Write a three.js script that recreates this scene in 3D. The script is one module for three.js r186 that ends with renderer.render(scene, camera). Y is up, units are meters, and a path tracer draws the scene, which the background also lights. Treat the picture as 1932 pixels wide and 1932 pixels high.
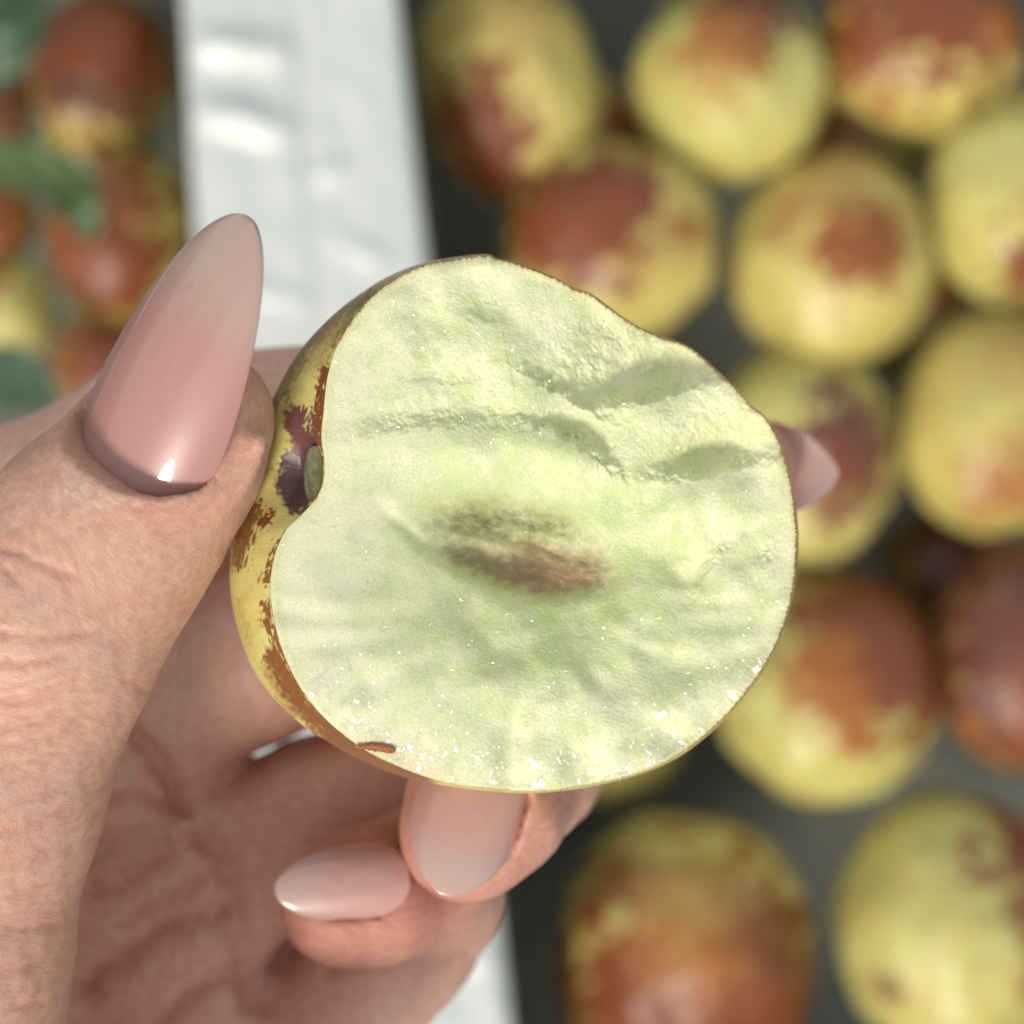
import * as THREE from 'three';
import { mergeGeometries, mergeVertices } from 'three/addons/utils/BufferGeometryUtils.js';
import { RoundedBoxGeometry } from 'three/addons/geometries/RoundedBoxGeometry.js';
import { createNoise3D, createNoise2D } from 'simplex-noise';

// ---------------------------------------------------------------- camera, sky, sun, exposure
const scene = new THREE.Scene();
const CAM_Y = 0.52, FOCUS = 0.180, HALF = 0.225;          // metres; HALF = tan(fov / 2)
const camera = new THREE.PerspectiveCamera(2 * Math.atan(HALF) * 180 / Math.PI, 1, 0.01, 50);
camera.position.set(0, CAM_Y, 0);
camera.up.set(0, 0, -1);
camera.lookAt(0, 0, 0);
camera.focus = FOCUS - 0.002;
camera.userData.fStop = 19;

const SUN = new THREE.Vector3(-0.33, 0.63, 0.70).normalize();
{ // a bright sky with thin high cloud
  const W = 512, H = 256, d = new Float32Array(W * H * 4), n = createNoise3D(rng(5));
  for (let j = 0; j < H; j++) for (let i = 0; i < W; i++) {
    const el = ((j + 0.5) / H - 0.5) * Math.PI, az = ((i + 0.5) / W - 0.5) * 2 * Math.PI;
    const x = Math.cos(el) * Math.cos(az), y = Math.sin(el), z = Math.cos(el) * Math.sin(az);
    let c = 0; for (let o = 0, f = 1.6, a = 0.55; o < 4; o++, f *= 2.1, a *= 0.5) c += a * n(x * f, y * f * 1.8, z * f);
    const cl = THREE.MathUtils.smoothstep(c, -0.15, 0.55), up = Math.max(0, y), o = (j * W + i) * 4;
    const glow = 0.9 * Math.pow(Math.max(0, x * SUN.x + y * SUN.y + z * SUN.z), 9);
    const blue = [0.46 + 0.18 * (1 - up), 0.55 + 0.16 * (1 - up), 0.66 + 0.06 * (1 - up)], wh = [1.10, 1.06, 0.98];
    const g = [0.16, 0.15, 0.13];
    const k = THREE.MathUtils.smoothstep(y, -0.04, 0.03);
    for (let q = 0; q < 3; q++) d[o + q] = THREE.MathUtils.lerp(g[q], THREE.MathUtils.lerp(blue[q], wh[q], cl) + glow, k);
    d[o + 3] = 1;
  }
  const t = new THREE.DataTexture(d, W, H, THREE.RGBAFormat, THREE.FloatType);
  t.mapping = THREE.EquirectangularReflectionMapping; t.magFilter = t.minFilter = THREE.LinearFilter; t.needsUpdate = true;
  scene.background = t; scene.environment = t;
}
const sun = new THREE.DirectionalLight(new THREE.Color(1.0, 0.92, 0.81), 2.7);
sun.name = 'sun';
sun.position.copy(SUN).multiplyScalar(2); sun.target.position.set(0, 0.3, 0);
sun.position.add(sun.target.position);
sun.castShadow = true; sun.shadow.radius = 30; sun.shadow.mapSize.set(4096, 4096);
Object.assign(sun.shadow.camera, { left: -0.4, right: 0.4, top: 0.4, bottom: -0.4, near: 0.5, far: 4 });
scene.add(sun, sun.target);

const renderer = new THREE.WebGLRenderer({ antialias: true });
renderer.toneMapping = THREE.LinearToneMapping;
renderer.toneMappingExposure = 1.1;
renderer.shadowMap.enabled = true;

// ---------------------------------------------------------------- helpers
function rng(seed) { return () => { seed = (seed + 0x6d2b79f5) | 0; let t = Math.imul(seed ^ (seed >>> 15), 1 | seed); t = (t + Math.imul(t ^ (t >>> 7), 61 | t)) ^ t; return ((t ^ (t >>> 14)) >>> 0) / 4294967296; }; }
const n3 = createNoise3D(rng(11)), n2 = createNoise2D(rng(12)), rand = rng(99);
const { lerp, clamp, smoothstep } = THREE.MathUtils;
const V = (x, y, z) => new THREE.Vector3(x, y, z);
const MM = 0.001;
// a place in the scene: where the photograph shows it (1932 units across), and how many mm above (+) or below (-) the plane of the fruit's cut face
function P(px, py, off, out = V()) {
  const dep = FOCUS - off * MM, k = 2 * HALF * dep / 1932;
  return out.set((px - 966) * k, CAM_Y - dep, (py - 966) * k);
}
function fbm2(x, y, oct, gain = 0.5) { let s = 0, a = 1, f = 1; for (let o = 0; o < oct; o++, a *= gain, f *= 2.03) s += a * n2(x * f + o * 17.3, y * f - o * 9.1); return s; }
function fbm3(x, y, z, oct, gain = 0.5) { let s = 0, a = 1, f = 1; for (let o = 0; o < oct; o++, a *= gain, f *= 2.03) s += a * n3(x * f + o * 17.3, y * f - o * 9.1, z * f); return s; }
function segDist(px, py, ax, ay, bx, by) { const ux = bx - ax, uy = by - ay, t = clamp(((px - ax) * ux + (py - ay) * uy) / (ux * ux + uy * uy), 0, 1); return [Math.hypot(px - ax - ux * t, py - ay - uy * t), t, ux * (py - ay) - uy * (px - ax)]; }
function polyDist(px, py, pl) { // distance, share of the way along, side (sign)
  let best = 1e9, at = 0, side = 1;
  for (let i = 0; i + 1 < pl.length; i++) { const [d, t, c] = segDist(px, py, pl[i][0], pl[i][1], pl[i + 1][0], pl[i + 1][1]); if (d < best) { best = d; at = (i + t) / (pl.length - 1); side = Math.sign(c) || 1; } }
  return [best, at, side];
}
function geo(pos, idx, col, uv) {
  const g = new THREE.BufferGeometry();
  g.setAttribute('position', new THREE.BufferAttribute(pos instanceof Float32Array ? pos : new Float32Array(pos), 3));
  if (col) g.setAttribute('color', new THREE.BufferAttribute(col instanceof Float32Array ? col : new Float32Array(col), 3));
  if (uv) g.setAttribute('uv', new THREE.BufferAttribute(uv instanceof Float32Array ? uv : new Float32Array(uv), 2));
  if (idx) g.setIndex(new THREE.BufferAttribute(idx instanceof Uint32Array ? idx : new Uint32Array(idx), 1));
  return g;
}
function mesh(name, g, m, parent = scene) {
  if (!g.attributes.normal) g.computeVertexNormals();
  const o = new THREE.Mesh(g, m); o.name = name; o.castShadow = o.receiveShadow = true; parent.add(o); return o;
}
const used = {};
function numbered(n) { used[n] = (used[n] ?? -1) + 1; return used[n] ? n + '_' + String(used[n]).padStart(3, '0') : n; }
function thing(name, label, category, at, group) {
  const o = new THREE.Group(); o.name = numbered(name); o.position.copy(at); scene.add(o);
  o.userData = { label, category }; if (group) o.userData.group = group; return o;
}
function tag(o, label, category, group, kind) { Object.assign(o.userData, { label, category }); if (group) o.userData.group = group; if (kind) o.userData.kind = kind; return o; }
function structure(o) { o.userData.kind = 'structure'; return o; }
const mixc = (a, b, t) => [lerp(a[0], b[0], t), lerp(a[1], b[1], t), lerp(a[2], b[2], t)];
function texture(w, h, f, srgb, aniso) { // f(u, v) -> [r, g, b] in 0..1, tileable if f is
  const d = new Uint8Array(w * h * 4);
  for (let j = 0; j < h; j++) for (let i = 0; i < w; i++) { const c = f(i / w, j / h), o = (j * w + i) * 4; d[o] = clamp(c[0], 0, 1) * 255; d[o + 1] = clamp(c[1], 0, 1) * 255; d[o + 2] = clamp(c[2], 0, 1) * 255; d[o + 3] = 255; }
  const t = new THREE.DataTexture(d, w, h); t.wrapS = t.wrapT = THREE.RepeatWrapping; t.magFilter = t.minFilter = THREE.LinearFilter; if (srgb) t.colorSpace = THREE.SRGBColorSpace; t.needsUpdate = true; return t;
}
const n4torus = (u, v, fu, fv, s) => { // tileable noise: a walk on two circles
  const a = u * 2 * Math.PI, b = v * 2 * Math.PI;
  return n3(Math.cos(a) * fu + s, Math.sin(a) * fu + Math.cos(b) * fv, Math.sin(b) * fv - s);
};

// ---------------------------------------------------------------- table, boxes, film
{
  const cloth = new THREE.MeshStandardMaterial({ color: new THREE.Color(0.06, 0.06, 0.055), roughness: 0.9 });
  const t = mesh('ground', new THREE.PlaneGeometry(6, 6).rotateX(-Math.PI / 2), cloth); structure(t);
}
const foamBump = texture(512, 512, (u, v) => { const a = 0.5 + 0.25 * n4torus(u, v, 9, 9, 3) + 0.2 * n4torus(u, v, 22, 22, 8); return [a, a, a]; });
const foamMat = new THREE.MeshPhysicalMaterial({ color: new THREE.Color(0.74, 0.76, 0.73), roughness: 0.5, bumpMap: foamBump, bumpScale: 0.0004 });
const linerMat = new THREE.MeshStandardMaterial({ color: new THREE.Color(0.115, 0.118, 0.085), roughness: 0.6, bumpMap: foamBump, bumpScale: 0.002 });
function foamBox(label, cx, cz, w, l, turn) { // walls 19 mm thick, 95 mm high
  const b = thing('foam_box', label, 'box', V(cx, 0.004, cz)); b.rotation.y = turn;
  const hgt = 0.102, th = 0.0195, R = 0.0025;
  for (const [x, z, sx, sz] of [[-(w - th) / 2, 0, th, l], [(w - th) / 2, 0, th, l], [0, -(l - th) / 2, w - 2 * th, th], [0, (l - th) / 2, w - 2 * th, th]]) {
    const g = new RoundedBoxGeometry(sx, hgt, sz, 3, R); const m = mesh('wall', g, foamMat, b); m.position.set(x, hgt / 2, z);
  }
  const iw = w - 2 * th - 0.002, il = l - 2 * th - 0.002, parts = [];
  parts.push(new THREE.BoxGeometry(iw, 0.008, il).translate(0, 0.006, 0));
  for (const s of [-1, 1]) { parts.push(new THREE.BoxGeometry(0.0012, hgt - 0.02, il).translate(s * iw / 2, hgt / 2 - 0.002, 0)); parts.push(new THREE.BoxGeometry(iw - 0.004, hgt - 0.02, 0.0012).translate(0, hgt / 2 - 0.002, s * il / 2)); }
  mesh('liner', mergeGeometries(parts), linerMat, b);
  return b;
}
// right rim edge runs from (755, 0) to (970, 1932), left rim edge from (342, 0) towards (420, 1932); rims 110 mm above the table
const RIM = (0.106 - (CAM_Y - FOCUS)) * 1000; // mm relative to the plane of the cut face
{
  const a = P(748, 0, RIM), b = P(962, 1932, RIM), turn = Math.atan2(b.x - a.x, b.z - a.z);
  const w = 0.36, l = 0.42, mid = a.clone().lerp(b, 0.5), dir = V(Math.cos(turn), 0, -Math.sin(turn));
  const c = mid.clone().addScaledVector(dir, w / 2 - 0.0195);
  foamBox('white foam box with a dark lining, holding the loosely packed yellow jujubes', c.x, c.z, w, l, turn);
  const a2 = P(342, 0, RIM), b2 = P(455, 1932, RIM), turn2 = Math.atan2(b2.x - a2.x, b2.z - a2.z), mid2 = a2.clone().lerp(b2, 0.5), d2 = V(Math.cos(turn2), 0, -Math.sin(turn2));
  const c2 = mid2.clone().addScaledVector(d2, 0.0195 - w / 2);
  foamBox('white foam box with a dark lining, holding the redder jujubes and the leaves', c2.x, c2.z, w, l, turn2);
  // glossy film over both rims
  const nu = 60, nv = 260, pos = [], idx = [], y0 = 0.1066;
  for (const side of [0, 1]) for (let j = 0; j <= nv; j++) for (let i = 0; i <= nu; i++) {
    const v = j / nv * 1.4 - 0.2, u = i / nu, py = v * 1932;
    const xl = lerp(346, 450, v), xr = lerp(745, 960, v), px = lerp(xl, xr, u);
    const p = P(px, py, RIM);
    let h = 0.00035 + 0.0009 * (0.5 + 0.5 * n2(u * 2.4 + 3, v * 2.2)) + 0.0003 * n2(u * 3.5, v * 15 + 5);
    for (const [qx, qy, lx, ly, ang, amp] of [[455, 95, 85, 26, 0.10, 0.0030], [465, 230, 90, 28, 0.22, 0.0030], [610, 330, 60, 14, -0.3, 0.0012], [690, 480, 60, 16, 0.4, 0.0012], [520, 560, 90, 15, 0.15, 0.001], [880, 1800, 50, 16, 0.3, 0.001]]) {
      const c = Math.cos(ang), s = Math.sin(ang), dx = px - qx, dy = py - qy, a = (dx * c + dy * s) / lx, b = (-dx * s + dy * c) / ly;
      h += amp * Math.exp(-a * a - b * b);
    }
    h -= 0.0022 * Math.exp(-(((u - 0.53) / 0.035) ** 2)) * (0.6 + 0.4 * n2(v * 5, 2));      // the seam between the boxes
    h = Math.max(h, 0.0002) * smoothstep(u, 0, 0.03) * smoothstep(1 - u, 0, 0.03) + 0.00025;
    pos.push(p.x, y0 + h - side * 0.0002, p.z);
  }
  const N = (nu + 1) * (nv + 1);
  for (let j = 0; j < nv; j++) for (let i = 0; i < nu; i++) { const a = j * (nu + 1) + i, b = a + 1, c = a + nu + 1, d = c + 1; idx.push(a, c, b, b, c, d, N + a, N + b, N + c, N + b, N + d, N + c); }
  const film = new THREE.MeshPhysicalMaterial({ color: new THREE.Color(0.50, 0.515, 0.485), roughness: 0.4, clearcoat: 0.5, clearcoatRoughness: 0.3 });
  tag(mesh('plastic_film', geo(pos, idx), film), 'glossy white plastic film lying over the rims between the two boxes', 'plastic film');
}

// ---------------------------------------------------------------- jujubes in the boxes
const YEL = [0.49, 0.395, 0.115], GRN = [0.47, 0.445, 0.14], RED = [0.185, 0.047, 0.013], ORG = [0.28, 0.09, 0.015], PUR = [0.13, 0.042, 0.026], OCH = [0.42, 0.24, 0.06];
const peelMat = new THREE.MeshPhysicalMaterial({ vertexColors: true, roughness: 0.4, specularIntensity: 0.9 });
function jujube(label, cx, cy, rx, ry, tilt, off, base, patches, seed, group) {
  const c = P(cx, cy, off), k = 2 * HALF * (FOCUS - off * MM) / 1932, RX = rx * k, RY = ry * k, RH = Math.min(RX, RY) * 0.98;
  const g = mergeVertices(new THREE.SphereGeometry(1, 120, 84).deleteAttribute('uv') && new THREE.SphereGeometry(1, 120, 84)), p = g.attributes.position, col = new Float32Array(p.count * 3), d = V();
  const ct = Math.cos(tilt), st = Math.sin(tilt);
  const pats = patches.map(([qx, qy, r, color, soft = 0.16, amt = 1]) => {
    let dx = (qx - cx) / rx, dz = (qy - cy) / ry; const l2 = dx * dx + dz * dz, s = l2 > 0.96 ? 0.98 / Math.sqrt(l2) : 1; dx *= s; dz *= s;
    return { d: V(dx, Math.sqrt(Math.max(0.02, 1 - dx * dx - dz * dz)), dz).normalize(), r: 1.25 * r / Math.sqrt(rx * ry), color, soft, amt };
  });
  for (let i = 0; i < p.count; i++) {
    d.fromBufferAttribute(p, i);
    const w = 1 + 0.045 * n3(d.x * 1.1 + seed, d.y * 1.1, d.z * 1.1) + 0.012 * n3(d.x * 3 + seed, d.y * 3, d.z * 3 + 4);
    const ex = d.x * RX * w, ez = d.z * RY * w;
    p.setXYZ(i, ex * ct - ez * st, d.y * RH * w, ex * st + ez * ct);
    const q = V(d.x * ct - d.z * st, d.y, d.x * st + d.z * ct);
    const m1 = smoothstep(fbm3(q.x * 1.3 + seed * 3, q.y * 1.3, q.z * 1.3, 3), -0.6, 0.7);
    let cc = mixc(base, base === GRN ? YEL : GRN, 0.45 * m1);
    const streak = smoothstep(fbm3(q.x * 4 + seed * 5, q.y * 4 + 7, q.z * 4, 4, 0.6), 0.2, 0.8); cc = mixc(cc, OCH, 0.6 * streak);
    for (const a of pats) {
      const ang = Math.acos(clamp(q.dot(a.d), -1, 1)) + 0.42 * a.r * fbm3(q.x * 3.2 + seed, q.y * 3.2, q.z * 3.2 + 9, 5, 0.7);
      cc = mixc(cc, a.color, a.amt * smoothstep(a.r - ang, -a.soft * 0.2, a.soft * 0.2));
    }
    const sp = 1 + 0.12 * n3(q.x * 22 + seed, q.y * 22, q.z * 22);
    col.set([cc[0] * sp, cc[1] * sp, cc[2] * sp], i * 3);
  }
  g.setAttribute('color', new THREE.BufferAttribute(col, 3)); g.deleteAttribute('normal'); g.deleteAttribute('uv');
  const gg = mergeVertices(g, 1e-7); gg.computeVertexNormals();
  const o = mesh(numbered('jujube'), gg, peelMat); o.position.copy(c);
  tag(o, label, 'jujube', group); return o;
}
const TOP = -270, LOW = -291;
const GR = 'jujubes lying in the box with the dark lining', GL = 'redder jujubes in the box beside the leaves';
const bgFruits = [
  ['long yellow jujube with a red end, lying against the white film', 955, 165, 178, 222, -0.25, TOP, YEL, [[905, 270, 92, RED, 0.25], [915, 360, 70, RED, 0.25], [880, 70, 45, OCH, 0.4, 0.5], [1010, 60, 60, OCH, 0.4, 0.4]], 1, GR],
  ['yellow jujube with a dark red spot and a rust smear near its end', 1380, 160, 183, 190, 0.2, TOP + 2, GRN, [[1410, 40, 70, PUR, 0.25], [1345, 115, 70, ORG, 0.35, 0.9], [1330, 190, 38, OCH, 0.5, 0.7]], 2, GR],
  ['jujube with a red upper half and a pale yellow patch below it', 1735, 85, 195, 180, 0, TOP, YEL, [[1735, -40, 215, RED, 0.35], [1610, 110, 70, RED, 0.35], [1890, 70, 60, ORG, 0.4], [1650, 200, 45, ORG, 0.5, 0.6]], 3, GR],
  ['jujube with a broad brown-red patch, partly behind the bitten fruit', 1150, 455, 205, 190, 0.1, TOP + 3, YEL, [[1075, 445, 120, RED, 0.25], [1160, 385, 80, RED, 0.25], [1280, 445, 36, ORG, 0.4, 0.85], [1215, 520, 24, OCH, 0.5, 0.7]], 4, GR],
  ['yellow jujube with a square brown blotch in its middle', 1572, 494, 190, 205, 0, TOP + 2, YEL, [[1600, 475, 78, ORG, 0.2], [1590, 500, 55, RED, 0.3, 0.6], [1470, 410, 52, ORG, 0.5, 0.6], [1560, 340, 70, OCH, 0.5, 0.7]], 5, GR],
  ['plain green-yellow jujube with one red cheek low down', 1915, 385, 172, 205, 0, TOP, GRN, [[1935, 520, 72, RED, 0.3]], 6, GR],
  ['jujube with a purple-red patch behind the protruding nail', 1512, 862, 180, 212, 0, TOP + 1, GRN, [[1590, 850, 92, PUR, 0.25], [1560, 930, 60, RED, 0.4, 0.6]], 7, GR],
  ['yellow jujube with faint rust streaks and orange mottling at its base', 1880, 800, 185, 208, 0.1, TOP, YEL, [[1840, 925, 60, ORG, 0.5, 0.7], [1930, 900, 75, ORG, 0.5, 0.75], [1880, 690, 45, OCH, 0.5, 0.6]], 8, GR],
  ['jujube with a large red-brown upper part and a yellow lower band', 1560, 1298, 208, 222, -0.15, TOP + 1, GRN, [[1660, 1175, 175, RED, 0.3], [1570, 1270, 80, ORG, 0.35], [1725, 1270, 105, RED, 0.3], [1590, 1370, 40, ORG, 0.35]], 9, GR],
  ['dark red-brown jujube with a small bright glint', 1925, 1240, 165, 215, 0, TOP, ORG, [[1910, 1200, 200, PUR, 0.5], [1950, 1330, 80, RED, 0.4]], 10, GR],
  ['big jujube, russet below and yellow around its top, nearest the fingers', 1290, 1800, 245, 262, 0, TOP + 2, YEL, [[1310, 1960, 330, RED, 0.3], [1300, 1830, 150, RED, 0.3], [1160, 1800, 90, RED, 0.3], [1400, 1740, 90, RED, 0.3], [1460, 1830, 130, RED, 0.3], [1290, 1740, 90, ORG, 0.3], [1290, 1650, 80, OCH, 0.5, 0.7]], 11, GR],
  ['pale green-yellow jujube with a red side and a dark stem spot', 1800, 1745, 218, 250, 0, TOP + 1, GRN, [[1975, 1630, 150, RED, 0.3], [1900, 1540, 75, RED, 0.35], [1648, 1840, 34, PUR, 0.4, 0.75]], 12, GR],
  ['shaded olive-yellow jujube just under the lower edge of the bitten fruit', 1120, 1330, 190, 195, 0, LOW + 3, YEL, [[1060, 1300, 80, ORG, 0.4]], 13, GR],
  ['shaded jujube low between the long yellow one and the brown-patched one', 1105, 300, 150, 150, 0, LOW, YEL, [[1150, 250, 50, ORG, 0.5]], 14, GR],
  ['shaded jujube wedged low between the spotted one and the half red one', 1600, 250, 160, 160, 0, LOW - 2, YEL, [[1560, 250, 60, ORG, 0.5]], 15, GR],
  ['shaded jujube low between the blotched one and the rust streaked one', 1745, 590, 130, 140, 0, LOW - 4, GRN, [[1740, 560, 40, ORG, 0.5]], 16, GR],
  ['shaded red jujube deep between the dark red one and the red-topped one', 1790, 1080, 130, 130, 0, LOW - 4, ORG, [[1780, 1060, 80, PUR, 0.5]], 17, GR],
  ['round red jujube with a yellow-green underside', 195, 135, 140, 150, 0, TOP, YEL, [[190, 80, 165, RED, 0.4], [140, 150, 80, RED, 0.4], [270, 130, 90, RED, 0.4]], 21, GL],
  ['orange-brown jujube with a yellow shoulder, beside the hanging leaf', 230, 440, 140, 165, 0.1, TOP, YEL, [[190, 420, 130, ORG, 0.35], [220, 520, 110, RED, 0.4]], 22, GL],
  ['small yellow-green jujube low at the edge of the picture', 20, 590, 82, 100, 0, TOP - 4, GRN, [[-20, 540, 40, ORG, 0.4]], 23, GL],
  ['orange jujube just behind the long thumb nail', 200, 690, 100, 110, 0, TOP - 5, ORG, [[220, 690, 80, RED, 0.5]], 24, GL],
  ['orange-red jujube half under the long leaf', -10, 410, 80, 95, 0, TOP - 8, ORG, [[-10, 420, 60, RED, 0.5]], 25, GL],
  ['dark red jujube in shade beside the dark leaf tip', -10, 190, 75, 110, 0, TOP - 12, RED, [[0, 190, 80, PUR, 0.5]], 26, GL],
  ['shaded green-yellow jujube below the round red one', 190, 270, 110, 90, 0, LOW + 3, GRN, [[150, 260, 40, ORG, 0.5]], 27, GL],
];
for (const f of bgFruits) jujube(...f);

// leaves
const leafMat = new THREE.MeshPhysicalMaterial({ vertexColors: true, roughness: 0.42, transmission: 0.25, thickness: 0, side: THREE.DoubleSide });
function leaf(label, pts, width, off, color, bend) { // pts: px polyline of the midrib
  const curve = new THREE.CatmullRomCurve3(pts.map(([x, y, o]) => P(x, y, off + (o ?? 0)))), nv = 40, nu = 10, pos = [], idx = [], col = [], at = curve.getPoint(0.5);
  for (const face of [1, -1]) for (let j = 0; j <= nv; j++) {
    const v = j / nv, c = curve.getPoint(v).sub(at), t = curve.getTangent(v), s = V(0, 1, 0).cross(t).normalize(), n = t.clone().cross(s).normalize();
    const w = width * Math.pow(Math.sin(Math.PI * Math.pow(clamp(v, 0.0, 1), 0.8)), 0.75) + 0.0001;
    for (let i = 0; i <= nu; i++) {
      const u = i / nu * 2 - 1, q = c.clone().addScaledVector(s, u * w).addScaledVector(n, bend * w * Math.abs(u) + 0.0006 * Math.sin(v * 20 + u * 3) * Math.abs(u) + face * 0.00012);
      pos.push(q.x, q.y, q.z);
      const vein = smoothstep(0.07 - Math.abs(u), 0, 0.07) * 0.5 + 0.25 * smoothstep(Math.cos((v * 9 - Math.abs(u) * 1.6) * 6.28), 0.8, 1);
      const k = 1 + vein * 0.5 + 0.15 * n2(v * 8, u * 3);
      col.push(color[0] * k, color[1] * k, color[2] * k);
    }
  }
  const N = (nu + 1) * (nv + 1);
  for (let j = 0; j < nv; j++) for (let i = 0; i < nu; i++) { const a = j * (nu + 1) + i, b = a + 1, c = a + nu + 1, d = c + 1; idx.push(a, c, b, b, c, d, N + a, N + b, N + c, N + b, N + d, N + c); }
  const o = mesh(numbered('leaf'), geo(pos, idx, col), leafMat); o.position.copy(at); tag(o, label, 'leaf', 'green leaves among the redder jujubes');
}
leaf('long green leaf lying across the redder jujubes', [[-60, 300], [60, 315, 3], [195, 330, 2]], 0.0048, -246, [0.075, 0.115, 0.028], 0.15);
leaf('small green leaf hanging down over the orange-brown jujube', [[95, 335], [150, 385, 2], [182, 458, -2]], 0.0042, -247, [0.05, 0.10, 0.02], 0.2);
leaf('dark green leaf in the corner above the dark red jujube', [[45, -60], [30, 60, 2], [-20, 180, -4]], 0.0055, -250, [0.03, 0.075, 0.022], 0.1);
leaf('grey-green leaf tip beside the thumb and the small yellow-green jujube', [[-60, 690], [30, 715, 2], [120, 755, -2]], 0.0062, -252, [0.06, 0.105, 0.05], 0.1);

// ---------------------------------------------------------------- the bitten jujube in the hand
const FC = [1000, 1000];
const rimPts = [[925, 484], [850, 492], [800, 502], [745, 528], [700, 562], [660, 612], [635, 655], [617, 715], [611, 770], [606, 830], [612, 870], [611, 905], [598, 938], [570, 970], [540, 1000], [519, 1045], [510, 1095], [512, 1145], [528, 1215], [553, 1275], [585, 1325], [630, 1372], [682, 1412], [740, 1442], [830, 1475], [920, 1488], [1010, 1493], [1080, 1486], [1140, 1475], [1200, 1460], [1260, 1435], [1310, 1402], [1360, 1358], [1405, 1307], [1445, 1250], [1473, 1190], [1492, 1125], [1500, 1060], [1501, 1000], [1493, 930], [1480, 870], [1462, 822], [1440, 786], [1417, 768], [1398, 746], [1350, 700], [1297, 656], [1240, 636], [1195, 614], [1145, 580], [1112, 556], [1088, 549], [1045, 526], [1000, 508], [960, 495], [932, 489]];
const outPts = [[925, 480], [850, 486], [805, 494], [760, 509], [720, 528], [680, 554], [640, 584], [600, 622], [572, 654], [548, 688], [525, 730], [506, 770], [493, 820], [482, 875], [465, 930], [448, 980], [437, 1030], [433, 1085], [437, 1135], [447, 1180], [460, 1222], [477, 1262], [500, 1297], [525, 1326], [553, 1353], [582, 1377], [612, 1395], [640, 1412], [680, 1433], [725, 1453], [780, 1471], [840, 1482], [920, 1492], [1010, 1496], [1140, 1479], [1265, 1437], [1364, 1362], [1452, 1252], [1484, 1190], [1503, 1120], [1512, 1050], [1511, 990], [1502, 930], [1484, 868], [1465, 820], [1442, 784], [1419, 766], [1352, 698], [1299, 654], [1197, 612], [1114, 554], [1090, 547], [1002, 506], [934, 486]];
function polar(list) { // radius against angle, closed, sampled densely
  const c = new THREE.CatmullRomCurve3(list.map(([x, y]) => V(x - FC[0], y - FC[1], 0)), true, 'centripetal'), N = 7200, r = new Float32Array(N), cnt = new Float32Array(N);
  const pts = c.getPoints(24000);
  for (const p of pts) { let a = Math.atan2(p.y, p.x) / (2 * Math.PI); a -= Math.floor(a); const i = Math.min(N - 1, Math.floor(a * N)); r[i] += Math.hypot(p.x, p.y); cnt[i]++; }
  for (let i = 0; i < N; i++) if (cnt[i]) r[i] /= cnt[i];
  for (let i = 0; i < N; i++) if (!cnt[i]) { let a = i, b = i; while (!cnt[(a + N) % N]) a--; while (!cnt[b % N]) b++; r[i] = lerp(r[(a + N) % N], r[b % N], (i - a) / (b - a)); }
  return (th) => { let a = th / (2 * Math.PI); a -= Math.floor(a); const x = a * N - 0.5, i = Math.floor(x), f = x - i; return lerp(r[(i + N) % N], r[(i + 1) % N], f); };
}
const rimR = polar(rimPts), outR0 = polar(outPts), outR = (th) => Math.max(Math.cos(th) > 0.55 ? Math.min(outR0(th), rimR(th) + 5) : outR0(th), rimR(th) + 3);
// how far the face is a torn bite rather than a clean cut: 0 on the left, 1 on the right
const biteShare = (px, py) => smoothstep((px - 690) + 0.55 * (980 - py) * (py < 980 ? 0.6 : 0.15), -80, 330);
const facePlane = (px) => -2.6 * (px - 1000) / 500;
// broken edges: polyline, depth of the drop (mm), width of the drop (px), width of its recovery (px), side that lies lower
const STEPS = [ // lip of a broken piece: centre, direction, half length, reach of the hollow beyond it (px), drop (mm), width of the drop (px), bend
  [1066, 756, 0.55, 110, 80, 1.5, 26, 0], [1235, 760, -0.20, 150, 85, 5.6, 60, -0.0006], [1338, 902, -0.16, 120, 70, 5.0, 52, -0.0004], [1078, 838, 0.5, 96, 90, 2.2, 22, 0.0012],
  [830, 812, -0.05, 170, 95, 1.4, 50, 0.0006], [850, 728, 0.04, 110, 60, 0.7, 40, 0], [1352, 1075, -0.93, 86, 80, 0.8, 36, 0.002], [1454, 1052, -1.1, 30, 30, 0.4, 16, 0], [1409, 800, -1.5, 60, 50, 0.7, 24, 0], [900, 610, 0.2, 60, 45, 0.5, 30, 0],
];
const HOLLOWS = [ // x, y, rx, ry, angle, depth mm
  [1015, 1025, 330, 215, 0.15, 5.0], [1175, 650, 190, 90, 0.32, 2.6], [1335, 850, 80, 50, -0.1, 0.8], [1270, 640, 110, 50, 0.5, 1.0], [850, 596, 60, 34, 0, 0.45], [820, 712, 90, 24, 0, 0.4],
  [968, 1365, 24, 110, 0.1, 0.8], [1262, 1270, 34, 85, 0.55, 0.9], [1130, 1320, 26, 80, 0.35, 0.5], [1200, 1400, 22, 60, 0.4, 0.5], [1295, 1125, 28, 80, 0.3, 0.9], [1040, 1190, 150, 60, 0, 0.7], [1200, 1070, 70, 40, 0, 0.6], [1340, 1370, 26, 60, 0.7, 0.4], [775, 1005, 60, 14, 0.7, 0.35], [690, 1290, 30, 60, -0.5, 0.2],
  [1110, 630, 70, 50, 0, -0.5], [1050, 862, 110, 40, 0.25, -1.1], [920, 852, 140, 42, 0.05, -1.0], [1290, 970, 120, 50, 0, -0.7], [1390, 1130, 60, 90, 0.2, -0.4],
];
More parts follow.
